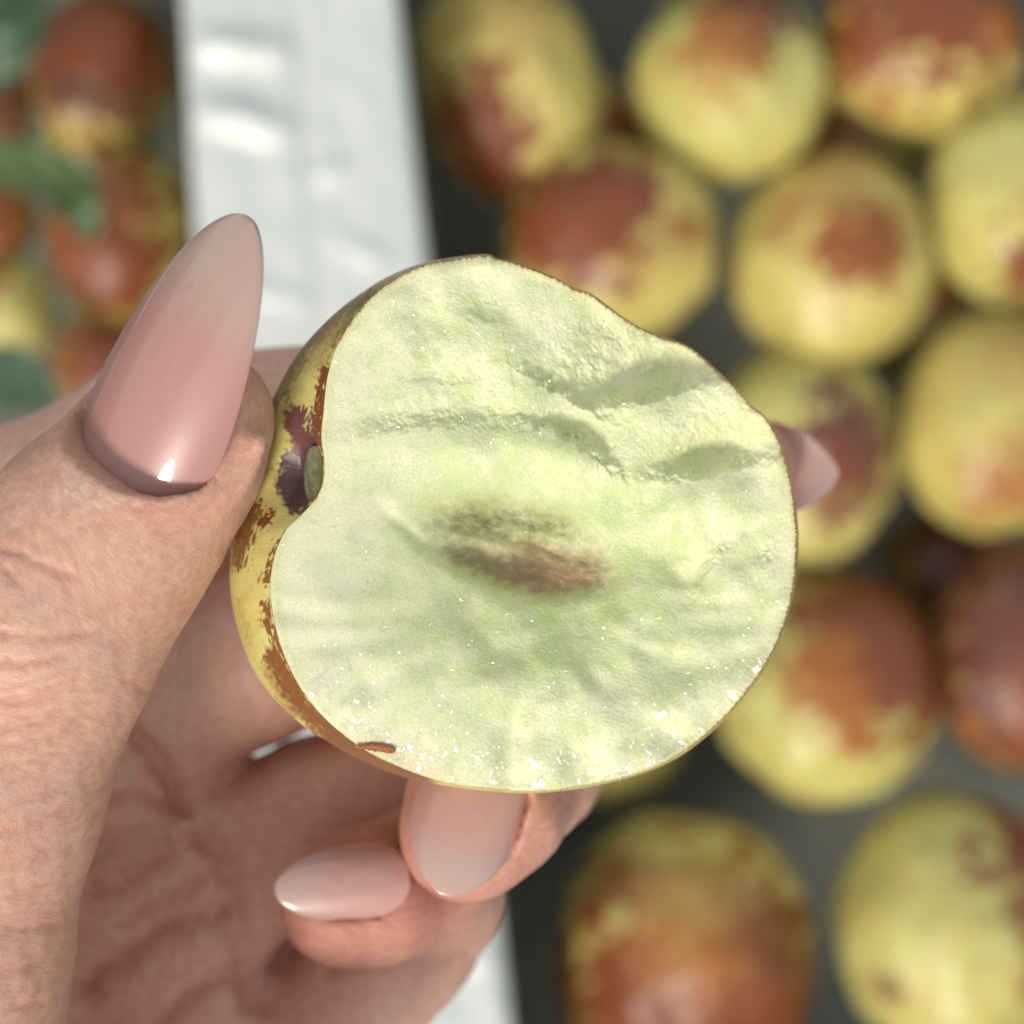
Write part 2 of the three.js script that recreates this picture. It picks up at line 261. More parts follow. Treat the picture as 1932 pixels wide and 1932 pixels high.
function faceHeight(px, py, rn) { // mm
  const bite = biteShare(px, py);
  const roll = clamp((py - 1235) / 240, 0, 1.15), th = Math.atan2(py - FC[1], px - FC[0]);
  let h = facePlane(px) - 2.6 * roll * roll + Math.max(bite, 0.6) * 0.32 * n2(th * 6.0 + 0.006 * px, rn * 1.6 + 2) * smoothstep(rn, 0.45, 0.7) * smoothstep(py, 1000, 1200);
  for (const [x, y, rx, ry, an, dep] of HOLLOWS) { const c = Math.cos(an), s = Math.sin(an), dx = px - x, dy = py - y, a = (dx * c + dy * s) / rx, b = (-dx * s + dy * c) / ry, q = a * a + b * b; if (q < 6) h -= dep * Math.exp(-q) ; }
  // jagged, broken lips
  const jag = 9 * n2(px / 34, py / 34) + 4 * n2(px / 14, py / 14 + 25) + 2 * n2(px / 7, py / 7 + 40);
  for (const [x, y, an, A, L, dep, w, bend] of STEPS) {
    const c = Math.cos(an), sn = Math.sin(an), dx = px - x, dy = py - y, a = dx * c + dy * sn, b = dx * sn - dy * c + bend * a * a + jag * Math.min(1, 14 / w + 0.4); if (b < 0 || b > 5 * L || Math.abs(a) > 1.7 * A) continue;
    h -= dep * Math.exp(-1.3 * (a / A) * (a / A)) * smoothstep(b, 0, w) * Math.exp(-b / L);
  }
  const rough = lerp(0.22, 1, bite) * smoothstep(1.01 - rn, 0, 0.06);
  h += rough * (0.50 * n2(px / 160, py / 160) + 0.10 * n2(px / 70, py / 70 + 20) + 0.02 * fbm2(px / 46 + 9, py / 46, 2));
  const clump = 1 - Math.abs(n2(px / 19 + 31, py / 19)); h += rough * 0.03 * (clump * clump - 0.5);
  h += lerp(0.5, 1, bite) * (0.007 * n2(px / 8.5, py / 8.5 + 11) + 0.011 * n2(px / 4.2 + 5, py / 4.2));
  return h;
}
const CORE = [[835, 990], [900, 975], [960, 1000], [1010, 1030], [1080, 1055], [1130, 1075]];
const BROWN = [[886, 982, 88, 44, 0.1, 0.8, 0], [985, 975, 66, 38, 0.2, 0.42, 0], [1055, 992, 58, 40, 0.2, 0.5, 0.1], [1010, 1042, 60, 24, 0.3, 0.75, 1], [1062, 1086, 92, 40, 0.05, 0.85, 1], [880, 1050, 66, 28, 0.25, 0.7, 0.2], [960, 1084, 80, 32, 0.3, 0.7, 0.7], [1118, 1050, 42, 50, 0, 0.4, 0.8]];
function coreShare(px, py) { // how brown the seed hollow is here, and how reddish
  let b = 0, red = 0;
  for (const [x, y, rx, ry, an, a, rd] of BROWN) { const c = Math.cos(an), s = Math.sin(an), dx = px - x, dy = py - y, u = (dx * c + dy * s) / rx, v = (-dx * s + dy * c) / ry, e = a * Math.exp(-(u * u + v * v)); b += e; red += e * rd; }
  return [b, b > 1e-4 ? red / b : 0];
}
const fruitAt = P(1000, 1000, -22);
const bitten = thing('bitten_jujube', 'bitten jujube with pale green flesh and a brown seed hollow, held in the fingers', 'jujube', fruitAt);
{
  const NT = 1500, NR = 460, pos = new Float32Array((NT * NR + 1) * 3), col = new Float32Array((NT * NR + 1) * 3), core = new Uint8Array(NT * NR + 1), q = V(), uv = new Float32Array((NT * NR + 1) * 2);
  const r2 = rng(7);
  for (let i = 0; i < NT; i++) {
    const th = i / NT * 2 * Math.PI, c = Math.cos(th), s = Math.sin(th);
    let R = rimR(th); const ex = FC[0] + c * R, ey = FC[1] + s * R, bs = biteShare(ex, ey);
    R += bs * (1.6 * n2(th * 60, 1) + 1.2 * n2(th * 160, 4)) + 0.5 * n2(th * 220, 8);
    for (let j = 0; j < NR; j++) {
      const rn = Math.sqrt((j + 1) / NR) * 0.35 + 0.65 * (j + 1) / NR, px = FC[0] + c * R * rn, py = FC[1] + s * R * rn, o = i * NR + j;
      let h = faceHeight(px, py, rn);
      const [cs, red] = coreShare(px, py), inCore = smoothstep(cs, 0.15, 0.8);
      if (cs > 0.02) { // fibrous, ridged seed hollow
        h -= 1.5 * smoothstep(cs, 0.0, 0.9);
        const al = (px - 985) * 0.966 + (py - 1035) * 0.257, ac = -(px - 985) * 0.257 + (py - 1035) * 0.966;
        h += inCore * (0.06 * n2(al / 80, ac / 30 + 3) + 0.03 * n2(al / 30 + 8, ac / 14));
        h += 0.10 * Math.exp(-(((ac - 4 + 8 * n2(al / 60, 2)) / 9) ** 2)) * smoothstep(190 - Math.abs(al), 0, 60);
        h += smoothstep(cs, 0.02, 0.3) * (0.013 * n2(px / 4.5, py / 5.5 + 50) + 0.008 * n2(px / 8, py / 5 + 20));
      }
      // the grain of the torn cells and the juice on it
      h += (r2() - 0.5) * 0.019 * Math.pow(rn, 1.3);
      if (rn > 0.985) h -= 0.05 * (rn - 0.985) / 0.015;
      P(px, py, h, q).sub(fruitAt); pos.set([q.x, q.y, q.z], o * 3); uv.set([px / 400, py / 400], o * 2);
      // colour of the flesh: whiter under the peel on the cut side, greener inside, yellow next to the peel
      const white = clamp(0.5 + 0.30 * fbm2(px / 120 + 3, py / 120, 4) + 0.10 * fbm2(px / 26 + 13, py / 26, 2) + 0.55 * smoothstep(690 - px, -120, 160) + 0.22 * smoothstep(rn, 0.35, 0.95) - (0.34 + 0.2 * fbm2(px / 50, py / 50 + 70, 2)) * Math.exp(-(((px - 1070) / 260) ** 2) - (((py - 1080) / 190) ** 2)), 0, 1);
      let cc = mixc([0.68, 0.785, 0.36], [0.94, 0.93, 0.63], white);
      cc = mixc(cc, [0.66, 0.70, 0.26], 0.35 * smoothstep(fbm2(px / 34 + 60, py / 34, 3), 0.5, 1.1));
      cc = mixc(cc, [0.82, 0.74, 0.36], 0.55 * smoothstep(rn, 0.93, 0.995) * (0.6 + 0.4 * n2(th * 14, 3)));
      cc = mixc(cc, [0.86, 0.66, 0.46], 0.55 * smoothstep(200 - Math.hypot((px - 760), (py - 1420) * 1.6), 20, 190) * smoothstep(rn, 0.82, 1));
      if (rn > 0.988 && px > 640) cc = mixc(cc, [0.46, 0.27, 0.07], (py < 900 ? 1 : 0.45) * smoothstep(rn, 0.988, 1) * (0.55 + 0.45 * n2(th * 40, 9)));
      if (cs > 0.01) {
        const br = smoothstep(cs * (1 + 0.22 * fbm2(px / 34 + 5, py / 24, 2) + 0.16 * n2(px / 4.2, py / 6 + 3)), 0.0, 1.1);
        cc = mixc(cc, mixc([0.25, 0.205, 0.065], [0.33, 0.155, 0.08], red), 0.9 * br);
        const al = (px - 985) * 0.966 + (py - 1035) * 0.257, ac = -(px - 985) * 0.257 + (py - 1035) * 0.966;
        cc = mixc(cc, [0.50, 0.50, 0.18], 0.4 * Math.exp(-(((ac - 4 + 8 * n2(al / 60, 2)) / 8) ** 2)) * smoothstep(170 - Math.abs(al), 0, 80));
      }
      const sp = 1 + 0.10 * rn * (r2() - 0.5) + 0.13 * n2(px / 3.6, py / 3.6) + 0.05 * n2(px / 8, py / 8 + 30);
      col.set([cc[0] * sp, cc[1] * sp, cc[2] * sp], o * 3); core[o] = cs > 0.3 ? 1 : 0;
    }
  }
  const oc = NT * NR, hc = faceHeight(FC[0], FC[1], 0) - 0.8; P(FC[0], FC[1], hc, q).sub(fruitAt); pos.set([q.x, q.y, q.z], oc * 3); col.set([0.36, 0.3, 0.15], oc * 3); core[oc] = 1;
  const fi = [], ci = [], put = (a, b, c) => ((core[a] + core[b] + core[c]) >= 2 ? ci : fi).push(a, b, c);
  for (let i = 0; i < NT; i++) {
    const i2 = (i + 1) % NT; put(oc, i2 * NR, i * NR);
    for (let j = 0; j < NR - 1; j++) { const a = i * NR + j, b = a + 1, c = i2 * NR + j, d = c + 1; put(a, c, b); put(b, c, d); }
  }
  const whole = geo(pos, [...new Uint32Array(0)], col); whole.setIndex(new THREE.BufferAttribute(Uint32Array.from(fi.concat(ci)), 1)); whole.computeVertexNormals();
  const nor = whole.attributes.normal.array;
  const sub = (list) => { // keep only the vertices that are used
    const map = new Int32Array(NT * NR + 1).fill(-1), p = [], n = [], c = [], id = new Uint32Array(list.length); let k = 0;
    list.forEach((v, e) => { if (map[v] < 0) { map[v] = k++; p.push(pos[v * 3], pos[v * 3 + 1], pos[v * 3 + 2]); n.push(nor[v * 3], nor[v * 3 + 1], nor[v * 3 + 2]); c.push(col[v * 3], col[v * 3 + 1], col[v * 3 + 2]); } id[e] = map[v]; });
    const g = geo(p, id, c); g.setAttribute('normal', new THREE.BufferAttribute(new Float32Array(n), 3)); return g;
  };
  const fleshMat = new THREE.MeshPhysicalMaterial({ vertexColors: true, roughness: 0.6, specularIntensity: 0.6, clearcoat: 0.22, clearcoatRoughness: 0.25, transmission: 0.35, thickness: 0, ior: 1.36 });
  const coreMat = new THREE.MeshPhysicalMaterial({ vertexColors: true, roughness: 0.6, specularIntensity: 0.6, clearcoat: 0.3, clearcoatRoughness: 0.22, transmission: 0.3, thickness: 0 });
  mesh('flesh', sub(fi), fleshMat, bitten);
  mesh('seed_hollow', sub(ci), coreMat, bitten);
}
// peel
const RUST = [0.21, 0.066, 0.014], MAUVE = [0.17, 0.065, 0.058], STEMB = [0.115, 0.058, 0.062];
const peelPatches = [ // polyline, half width px, colour
  [[[616, 700], [607, 745], [604, 800], [606, 830]], 13, RUST, 1], [[[560, 790], [572, 830], [585, 855]], 26, MAUVE, 1], [[[555, 870], [545, 915], [565, 950]], 26, STEMB, 1], [[[592, 850], [575, 900], [575, 950]], 18, STEMB, 1],
  [[[480, 960], [462, 1010], [450, 1060]], 15, RUST, 0.9], [[[510, 968], [496, 988]], 8, RUST, 1], [[[540, 1010], [520, 1050], [500, 1095]], 9, RUST, 0.95], [[[502, 1140], [508, 1180], [520, 1212]], 10, RUST, 0.95],
  [[[520, 1240], [545, 1290], [590, 1350], [640, 1395], [720, 1440], [800, 1474]], 24, RUST, 0.95], [[[500, 1260], [540, 1330], [600, 1385]], 8, OCH, 0.7],
  [[[520, 760], [545, 700], [580, 655]], 11, MAUVE, 0.75], [[[590, 640], [640, 590], [690, 556]], 12, MAUVE, 0.65], [[[630, 650], [660, 600], [700, 555]], 6, RUST, 0.7], [[[500, 820], [495, 860]], 7, OCH, 0.8], [[[530, 730], [580, 690], [640, 600]], 9, OCH, 0.5], [[[600, 690], [640, 630]], 5, OCH, 0.7], [[[760, 515], [850, 489]], 4, RUST, 0.6],
  [[[445, 1000], [437, 1080]], 5, OCH, 0.8], [[[470, 900], [540, 880]], 4, OCH, 0.6], [[[450, 1130], [470, 1220]], 4, OCH, 0.5], [[[1500, 930], [1509, 1000], [1506, 1070]], 10, OCH, 0.5],
];
{
  const NT = 1800, NS = 150, pos = [], col = [], q = V(), idx = [], phiEnd = -Math.PI / 2;
  for (let i = 0; i < NT; i++) {
    const th = i / NT * 2 * Math.PI, c = Math.cos(th), s = Math.sin(th), ro = outR(th); let R = rimR(th);
    const ex = FC[0] + c * R, ey = FC[1] + s * R, bs = biteShare(ex, ey);
    R += bs * (1.6 * n2(th * 60, 1) + 1.2 * n2(th * 160, 4)) + 0.5 * n2(th * 220, 8);
    const yr = faceHeight(ex, ey, 1), yq = -6.5 - 1.5 * c, ph0 = Math.acos(Math.min(0.9995, R / Math.max(ro, R + 1.5))), dUp = (yr - yq) / Math.sin(ph0);
    for (let k = 0; k < NS; k++) {
      const f = k / (NS - 1), up = 0.55, ph = f < up ? lerp(ph0, 0, f / up) : lerp(0, phiEnd, (f - up) / (1 - up));
      let r = Math.max(ro, R + 1.5) * Math.cos(ph), y = ph >= 0 ? yq + dUp * Math.sin(ph) : yq + 15.5 * Math.sin(ph);
      let px = FC[0] + c * r, py = FC[1] + s * r;
      const rest = ph >= 0 ? 1 : 0;
      // the hollow at the stem end
      const dd = Math.hypot((px - 583) / 62, (py - 893) / 82), dip = rest * Math.exp(-dd * dd * 1.6);
      const edge = smoothstep(f, 0, 0.12);
      y -= 2.1 * dip * edge; r -= 0;
      y += 0.05 * fbm2(px / 60, py / 60, 2) * edge;
      P(px, py, y, q).sub(fruitAt); pos.push(q.x, q.y, q.z);
      let cc = mixc([0.68, 0.57, 0.18], [0.69, 0.63, 0.22], smoothstep(fbm2(px / 80, py / 80, 3), -0.5, 0.6));
      const st = fbm2(th * 9 + f * 3, f * 34, 3, 0.6), fine = fbm2(th * 26, f * 85, 3, 0.6);
      cc = mixc(cc, [0.46, 0.27, 0.05], 0.5 * smoothstep(fine, 0.25, 1.0) * smoothstep(st, -0.2, 0.6));
      if (px > 1300) cc = mixc(cc, [0.50, 0.30, 0.045], 0.6);
      if (px > 690 && px < 1300 && py < 1000) cc = mixc(cc, [0.36, 0.19, 0.04], 0.75);
      const wx = px + 5 * n2(px / 16, py / 16) + 9 * st, wy = py + 9 * n2(px / 16 + 40, py / 16);
      if (ph >= -0.3) for (const [pl, w, color, amt] of peelPatches) {
        const [d] = polyDist(wx, wy, pl); if (d > w * 2.2) continue;
        const e = d / w + 0.10 * fine + 0.28 * st;
        cc = mixc(cc, color, amt * smoothstep(1.05 - e, -0.14, 0.32));
      } else cc = mixc(cc, RUST, 0.7 * smoothstep(fbm3(c * 2, s * 2, f * 6, 3), 0, 0.3));
      const speck = smoothstep(n2(px / 4.2 + 400, py / 4.2), 0.86, 0.95); cc = mixc(cc, [0.36, 0.2, 0.04], 0.4 * speck);
      cc = mixc(cc, [0.30, 0.15, 0.03], (1 - smoothstep(f, 0, 0.02)) * (px > 690 && py < 800 ? 0.6 : 0.12));
      col.push(...cc);
    }
  }
  for (let i = 0; i < NT; i++) { const i2 = (i + 1) % NT; for (let k = 0; k < NS - 1; k++) { const a = i * NS + k, b = a + 1, c = i2 * NS + k, d = c + 1; idx.push(a, c, b, b, c, d); } }
  const m = new THREE.MeshPhysicalMaterial({ vertexColors: true, roughness: 0.44, clearcoat: 0.08, clearcoatRoughness: 0.3, transmission: 0.22, thickness: 0 });
  mesh('peel', geo(pos, idx, col), m, bitten);
}
{ // the scar where the stem sat: a small dry bowl in the hollow
  const pos = [], col = [], idx = [], nu = 48, nv = 16, q = V();
  for (let j = 0; j <= nv; j++) for (let i = 0; i < nu; i++) {
    const a = i / nu * 2 * Math.PI, r = j / nv, w = 1 + 0.05 * n2(Math.cos(a) * 2, Math.sin(a) * 2);
    let px = 591 + 18 * r * w * Math.cos(a) + 6 * r * Math.sin(a) * -0.5, py = 893 + 53 * r * w * Math.sin(a);
    const h = facePlane(600) - 0.9 + 0.5 * (1 - r * r) * -1 + 0.04 * n2(px / 12, py / 20) - 0.4 * smoothstep(590 - px, 0, 20);
    P(px, py, h, q).sub(fruitAt); pos.push(q.x, q.y, q.z);
    let cc = mixc([0.105, 0.092, 0.035], [0.14, 0.125, 0.055], smoothstep(n2(px / 18, py / 30), -0.6, 0.7));
    cc = mixc(cc, [0.10, 0.055, 0.05], smoothstep(r, 0.82, 1)); col.push(...cc);
  }
  for (let j = 0; j < nv; j++) for (let i = 0; i < nu; i++) { const i2 = (i + 1) % nu, a = j * nu + i, b = j * nu + i2, c = a + nu, d = b + nu; idx.push(a, b, c, b, d, c); }
  mesh('stem_scar', geo(pos, idx, col), new THREE.MeshStandardMaterial({ vertexColors: true, roughness: 0.7 }), bitten);
}
{ // a loose flake of brown peel on the cut edge
  const pos = [], col = [], idx = [], n = 40, m = 14, q = V();
  for (const face of [0, 1]) for (let i = 0; i <= n; i++) for (let j = 0; j <= m; j++) {
    const t = i / n, u = j / m * 2 - 1, w = 8.5 * (0.35 + 0.65 * smoothstep(t, 0, 0.5)) * Math.pow(1 - Math.pow(Math.max(0, (t - 0.86) / 0.14), 2) * 0.98, 0.5);
    const px = lerp(672, 746, t), py = 1409 + 7 * t + w * u - 3 * Math.sin(t * 3) + 1.2 * n2(t * 9, u);
    P(px, py, faceHeight(px, py, 0.95) + 0.12 + 0.22 * (1 - u * u) * face + 0.03 * n2(px / 5, py / 3) * face, q).sub(fruitAt); pos.push(q.x, q.y, q.z);
    const cc = mixc([0.22, 0.055, 0.012], [0.36, 0.12, 0.02], smoothstep(n2(px / 10, py / 3), -0.3, 0.6)); col.push(...cc);
  }
  const N = (n + 1) * (m + 1);
  for (let i = 0; i < n; i++) for (let j = 0; j < m; j++) { const a = i * (m + 1) + j, b = a + 1, c = a + m + 1, d = c + 1; idx.push(N + a, N + b, N + c, N + b, N + d, N + c, a, c, b, b, c, d); }
  mesh('peel_flake', geo(pos, idx, col), new THREE.MeshPhysicalMaterial({ vertexColors: true, roughness: 0.3, clearcoat: 0.5, clearcoatRoughness: 0.2 }), bitten);
}
{ // beads and runs of juice standing on the flesh
  const parts = [], r3 = rng(21);
  const bead = (cx, cy, rx, ry, an, hgt) => {
    const nu = 16, nv = 5, pos = [], idx = [], q = V(), c = Math.cos(an), s = Math.sin(an), ph = r3() * 9;
    for (let j = 0; j <= nv; j++) for (let i = 0; i < nu; i++) {
      const a = i / nu * 2 * Math.PI, r = j / nv, w = 1 + 0.38 * n2(Math.cos(a) * 1.4 + ph, Math.sin(a) * 1.4), x = rx * r * w * Math.cos(a), y = ry * r * w * Math.sin(a), px = cx + x * c - y * s, py = cy + x * s + y * c;
      const base = faceHeight(px, py, 0.9) + hgt * 0.2 * n2(px / 6, py / 6 + ph) * (1 - r * r);
      P(px, py, base + (hgt * (1 - Math.pow(r, 1.4)) - 0.03 * (r > 0.9 ? 1 : 0)), q).sub(fruitAt); pos.push(q.x, q.y, q.z);
    }
    for (let j = 0; j < nv; j++) for (let i = 0; i < nu; i++) { const i2 = (i + 1) % nu, a = j * nu + i, b = j * nu + i2, e = a + nu, d = b + nu; idx.push(a, b, e, b, d, e); }
    const g = geo(pos, idx); g.computeVertexNormals(); parts.push(g);
  };
  for (let k = 0; k < 40; k++) {
    const th = lerp(0.18, 0.80, r3()) * Math.PI, rr = 1 - Math.pow(r3(), 1.6) * 0.40, R = rimR(th) * Math.min(rr, 0.975), px = FC[0] + Math.cos(th) * R, py = FC[1] + Math.sin(th) * R;
    const big = Math.pow(r3(), 3), sz = 4 + 11 * big, lo = sz * 0.7; bead(px, py, sz * (0.7 + 1.1 * r3()), lo, r3() * 3.1, 0.016 * lo);
  }
  for (const [x, y, l, w, a] of [[820, 1345, 44, 6, -0.6], [790, 1330, 26, 5, -0.5], [775, 1408, 34, 5, -1.0], [945, 1420, 60, 5, -1.2], [962, 1390, 26, 8, -0.4], [880, 1442, 24, 12, 0.7], [893, 1465, 16, 12, 0.3], [915, 1440, 20, 8, -0.6], [940, 1452, 22, 9, -0.9], [1040, 1460, 26, 6, -1.4], [1100, 1405, 12, 8, 0], [1185, 1452, 30, 6, -0.35], [860, 1400, 18, 9, 0.4], [1022, 1472, 14, 6, -1.3]]) bead(x, y, l * 0.8, w * 1.5, a, 0.016 * w * 1.5);
  // the wet, broken cells: thousands of tiny tilted facets
  const fp = [], fi = [], q = V(), u = V(), w = V(), n = V();
  for (let k = 0; k < 34000; k++) {
    const th = r3() * 2 * Math.PI, rn = Math.sqrt(r3()) * 0.985, R = rimR(th) * rn, px = FC[0] + Math.cos(th) * R, py = FC[1] + Math.sin(th) * R, bs = biteShare(px, py);
    if (r3() > 0.32 + 0.3 * bs + 0.3 * smoothstep(n2(px / 60, py / 60 + 8), 0, 0.7) || coreShare(px, py)[0] > 0.015) continue;
    const tilt = Math.sqrt(r3()) * 0.56, az = r3() * 6.283, sz = (1.0 + 2.6 * Math.pow(r3(), 3)) * 0.042 * MM; n.set(Math.sin(tilt) * Math.cos(az), Math.cos(tilt), Math.sin(tilt) * Math.sin(az));
    u.set(1, 0, r3() - 0.5).cross(n).normalize(); w.crossVectors(n, u); P(px, py, faceHeight(px, py, rn) + 0.02, q).sub(fruitAt);
    const b0 = fp.length / 3, m = 6; fp.push(q.x + n.x * sz * 0.06, q.y + n.y * sz * 0.06, q.z + n.z * sz * 0.06);
    for (let i = 0; i < m; i++) { const a = i / m * 6.283, rr = sz * (0.6 + 0.8 * r3()); fp.push(q.x + (u.x * Math.cos(a) + w.x * Math.sin(a)) * rr, q.y + (u.y * Math.cos(a) + w.y * Math.sin(a)) * rr, q.z + (u.z * Math.cos(a) + w.z * Math.sin(a)) * rr); }
    for (let i = 0; i < m; i++) fi.push(b0, b0 + 1 + (i + 1) % m, b0 + 1 + i);
  }
  // larger menisci where the juice has run to the lower edge
  for (let k = 0; k < 24000; k++) {
    const th = lerp(0.16, 0.82, r3()) * Math.PI, rn = 1 - 0.015 - Math.pow(r3(), 1.3) * 0.36, R = rimR(th) * rn, px = FC[0] + Math.cos(th) * R, py = FC[1] + Math.sin(th) * R;
    const pool = n2(px / 55 + 4, py / 55) + 0.6 * n2(px / 20, py / 20 + 6) + 1.3 * smoothstep(rn, 0.62, 0.97) - 0.9; if (r3() > pool) continue;
    const tilt = Math.sqrt(r3()) * 0.50, az = r3() * 6.283, long = 1 + 2.6 * Math.pow(r3(), 2), sz = (1.5 + 4.2 * Math.pow(r3(), 3)) * 0.042 * MM, dir = r3() * 6.283; n.set(Math.sin(tilt) * Math.cos(az), Math.cos(tilt), Math.sin(tilt) * Math.sin(az));
    u.set(Math.cos(dir), 0, Math.sin(dir)).cross(n).normalize(); w.crossVectors(n, u); P(px, py, faceHeight(px, py, rn) + 0.035, q).sub(fruitAt);
    const b0 = fp.length / 3, m = 8; fp.push(q.x, q.y, q.z);
    for (let i = 0; i < m; i++) { const a = i / m * 6.283, rr = sz * (0.55 + 0.9 * r3()), ca = Math.cos(a) * long, sa = Math.sin(a); fp.push(q.x + (u.x * ca + w.x * sa) * rr, q.y + (u.y * ca + w.y * sa) * rr, q.z + (u.z * ca + w.z * sa) * rr); }
    for (let i = 0; i < m; i++) fi.push(b0, b0 + 1 + (i + 1) % m, b0 + 1 + i);
  }
  { const g = geo(fp, fi); g.computeVertexNormals(); parts.push(g); }
  const juice = mesh('juice', mergeGeometries(parts), new THREE.MeshPhysicalMaterial({ color: new THREE.Color(1, 1, 1), roughness: 0.1, transmission: 1, thickness: 0, ior: 1.36 }), bitten);
  juice.userData.kind = 'stuff';
}

// ---------------------------------------------------------------- the hand
const J = (px, py, off, r) => ({ p: P(px, py, off).multiplyScalar(1000), r });     // hand is worked out in mm
const CHAINS = {
  thumb: [J(404, 772, -0.6, 4.4), J(360, 828, -0.6, 6.1), J(285, 905, -1.0, 7.6), J(190, 1015, -2, 8.9), J(70, 1175, -2.5, 10.0), J(-58, 1500, -4, 10.4), J(-135, 1800, -6, 11.2), J(-175, 2050, -8, 13)],
  index: [J(-160, 1150, -27, 10), J(60, 1000, -31, 9.4), J(320, 848, -33, 8.9), J(700, 800, -33.5, 7.8), J(1050, 835, -34, 7.2), J(1390, 892, -34, 5.6)],
  middle: [J(-60, 1480, -33, 9.5), J(190, 1390, -35, 8.6), J(490, 1226, -36, 8.2), J(880, 1060, -37, 8.0), J(1230, 1010, -36, 6.5)],
  ring: [J(120, 1790, -38, 9.0), J(400, 1660, -38, 8.2), J(600, 1548, -38, 7.6), J(900, 1440, -37, 7.4), J(985, 1432, -30, 7.2), J(975, 1440, -23, 7.0), J(915, 1520, -16.5, 6.6), J(878, 1580, -15, 5.5)],
  pinky: [J(380, 2180, -42, 8.5), J(600, 1975, -41, 7.4), J(760, 1770, -37, 6.8), J(815, 1690, -32, 6.3), J(795, 1655, -26.5, 5.9), J(704, 1690, -22, 5.9), J(640, 1712, -20.5, 5.1)],
};
const PALM = [ // capsules: a, b, fleshy pads of the palm
  [J(215, 1690, -38, 6.5), J(365, 1560, -37, 5.2)], [J(120, 1640, -39, 7), J(330, 1500, -38, 5)], [J(190, 2010, -39, 8.5), J(390, 1880, -38, 5.8)], [J(-60, 1600, -42, 11), J(60, 2150, -44, 14)], [J(200, 1440, -36, 5.0), J(290, 1490, -36, 4.2)],
  [J(-140, 1100, -34, 11), J(-140, 1900, -36, 14)], [J(120, 1500, -46, 8), J(300, 1900, -48, 8)], [J(180, 1160, -41, 7), J(620, 1020, -41, 6)], [J(340, 1700, -47, 7), J(640, 1760, -47, 6)], [J(380, 1900, -48, 8), J(560, 1850, -48, 7)],
  [J(-40, 2300, -11, 15), J(390, 2345, -11, 12)],
];
const smin = (a, b, k) => { const h = Math.max(k - Math.abs(a - b), 0) / k; return Math.min(a, b) - h * h * k * 0.25; };
function cone(p, a, b) { // distance to a tapered capsule
  const A = a.p, B = b.p, ux = B.x - A.x, uy = B.y - A.y, uz = B.z - A.z, l = ux * ux + uy * uy + uz * uz, t = clamp(((p.x - A.x) * ux + (p.y - A.y) * uy + (p.z - A.z) * uz) / l, 0, 1);
  const dx = p.x - A.x - ux * t, dy = p.y - A.y - uy * t, dz = p.z - A.z - uz * t; return Math.sqrt(dx * dx + dy * dy + dz * dz) - lerp(a.r, b.r, t);
}
const chainList = Object.entries(CHAINS);
function chainDist(p, c) { let d = 1e9; for (let i = 0; i + 1 < c.length; i++) d = smin(d, cone(p, c[i], c[i + 1]), 2.2); return d; }
// nails: base point, tip direction, facing; sizes in mm
function frame(base, tip, face) { const a = tip.clone().sub(base), L = a.length(); a.normalize(); const s = a.clone().cross(face).normalize(), n = s.clone().cross(a).normalize(); return { b: base, a, s, n, L }; }
const mm = (px, py, off) => P(px, py, off).multiplyScalar(1000);
const NAILS = {
  thumb: { f: frame(mm(203, 893, 3.4), mm(477, 411, 8.4), V(-0.38, 0.906, -0.16)), W: 6.9, Rn: 8.6, arch: 1.25, th: 0.55, v0: 0.16, v1: 0.22, tipPow: 1.6, tipRoot: 0.52, baseH: 0 },
  ring: { f: frame(mm(915, 1432, -10.2), mm(838, 1690, -9.0), V(-0.05, 0.95, 0.28)), W: 4.75, Rn: 5.9, arch: 0.7, th: 0.5, v0: 0.2, v1: 0.4, tipPow: 2.0, tipRoot: 0.6, baseH: 0 },
  pinky: { f: frame(mm(775, 1652, -15.7), mm(519, 1680, -15.5), V(-0.16, 0.96, -0.12)), W: 3.25, Rn: 4.4, arch: 0.6, th: 0.45, v0: 0.3, v1: 0.4, tipPow: 2.2, tipRoot: 0.5, baseH: 0 },
  index: { f: frame(mm(1330, 886, -38.2), mm(1583, 893, -35.5), V(0.10, -0.97, 0.1)), W: 4.6, Rn: 5.8, arch: 0.6, th: 0.5, v0: 0.2, v1: 0.45, tipPow: 2.0, tipRoot: 0.7, baseH: 0 },
};
function nailWidth(N, v) { if (v < N.v0) { const q = 1 - v / N.v0; return N.W * Math.pow(Math.max(0, 1 - q * q), 0.42) * lerp(0.95, 1, v / N.v0); } if (v < N.v1) return N.W; const q = (v - N.v1) / (1 - N.v1); return N.W * Math.pow(Math.max(0, 1 - Math.pow(q, N.tipPow)), N.tipRoot); }
function nailHeight(N, v, x) { const q = v < 0.45 ? (v - 0.45) / 0.45 : 0.8 * (v - 0.45) / 0.55; return N.arch * (1 - q * q) - (N.Rn - Math.sqrt(Math.max(0.01, N.Rn * N.Rn - x * x))); }
const nailPoint = (N, v, x, lift = 0) => N.f.b.clone().addScaledVector(N.f.a, v * N.f.L).addScaledVector(N.f.s, x).addScaledVector(N.f.n, nailHeight(N, v, x) + lift);
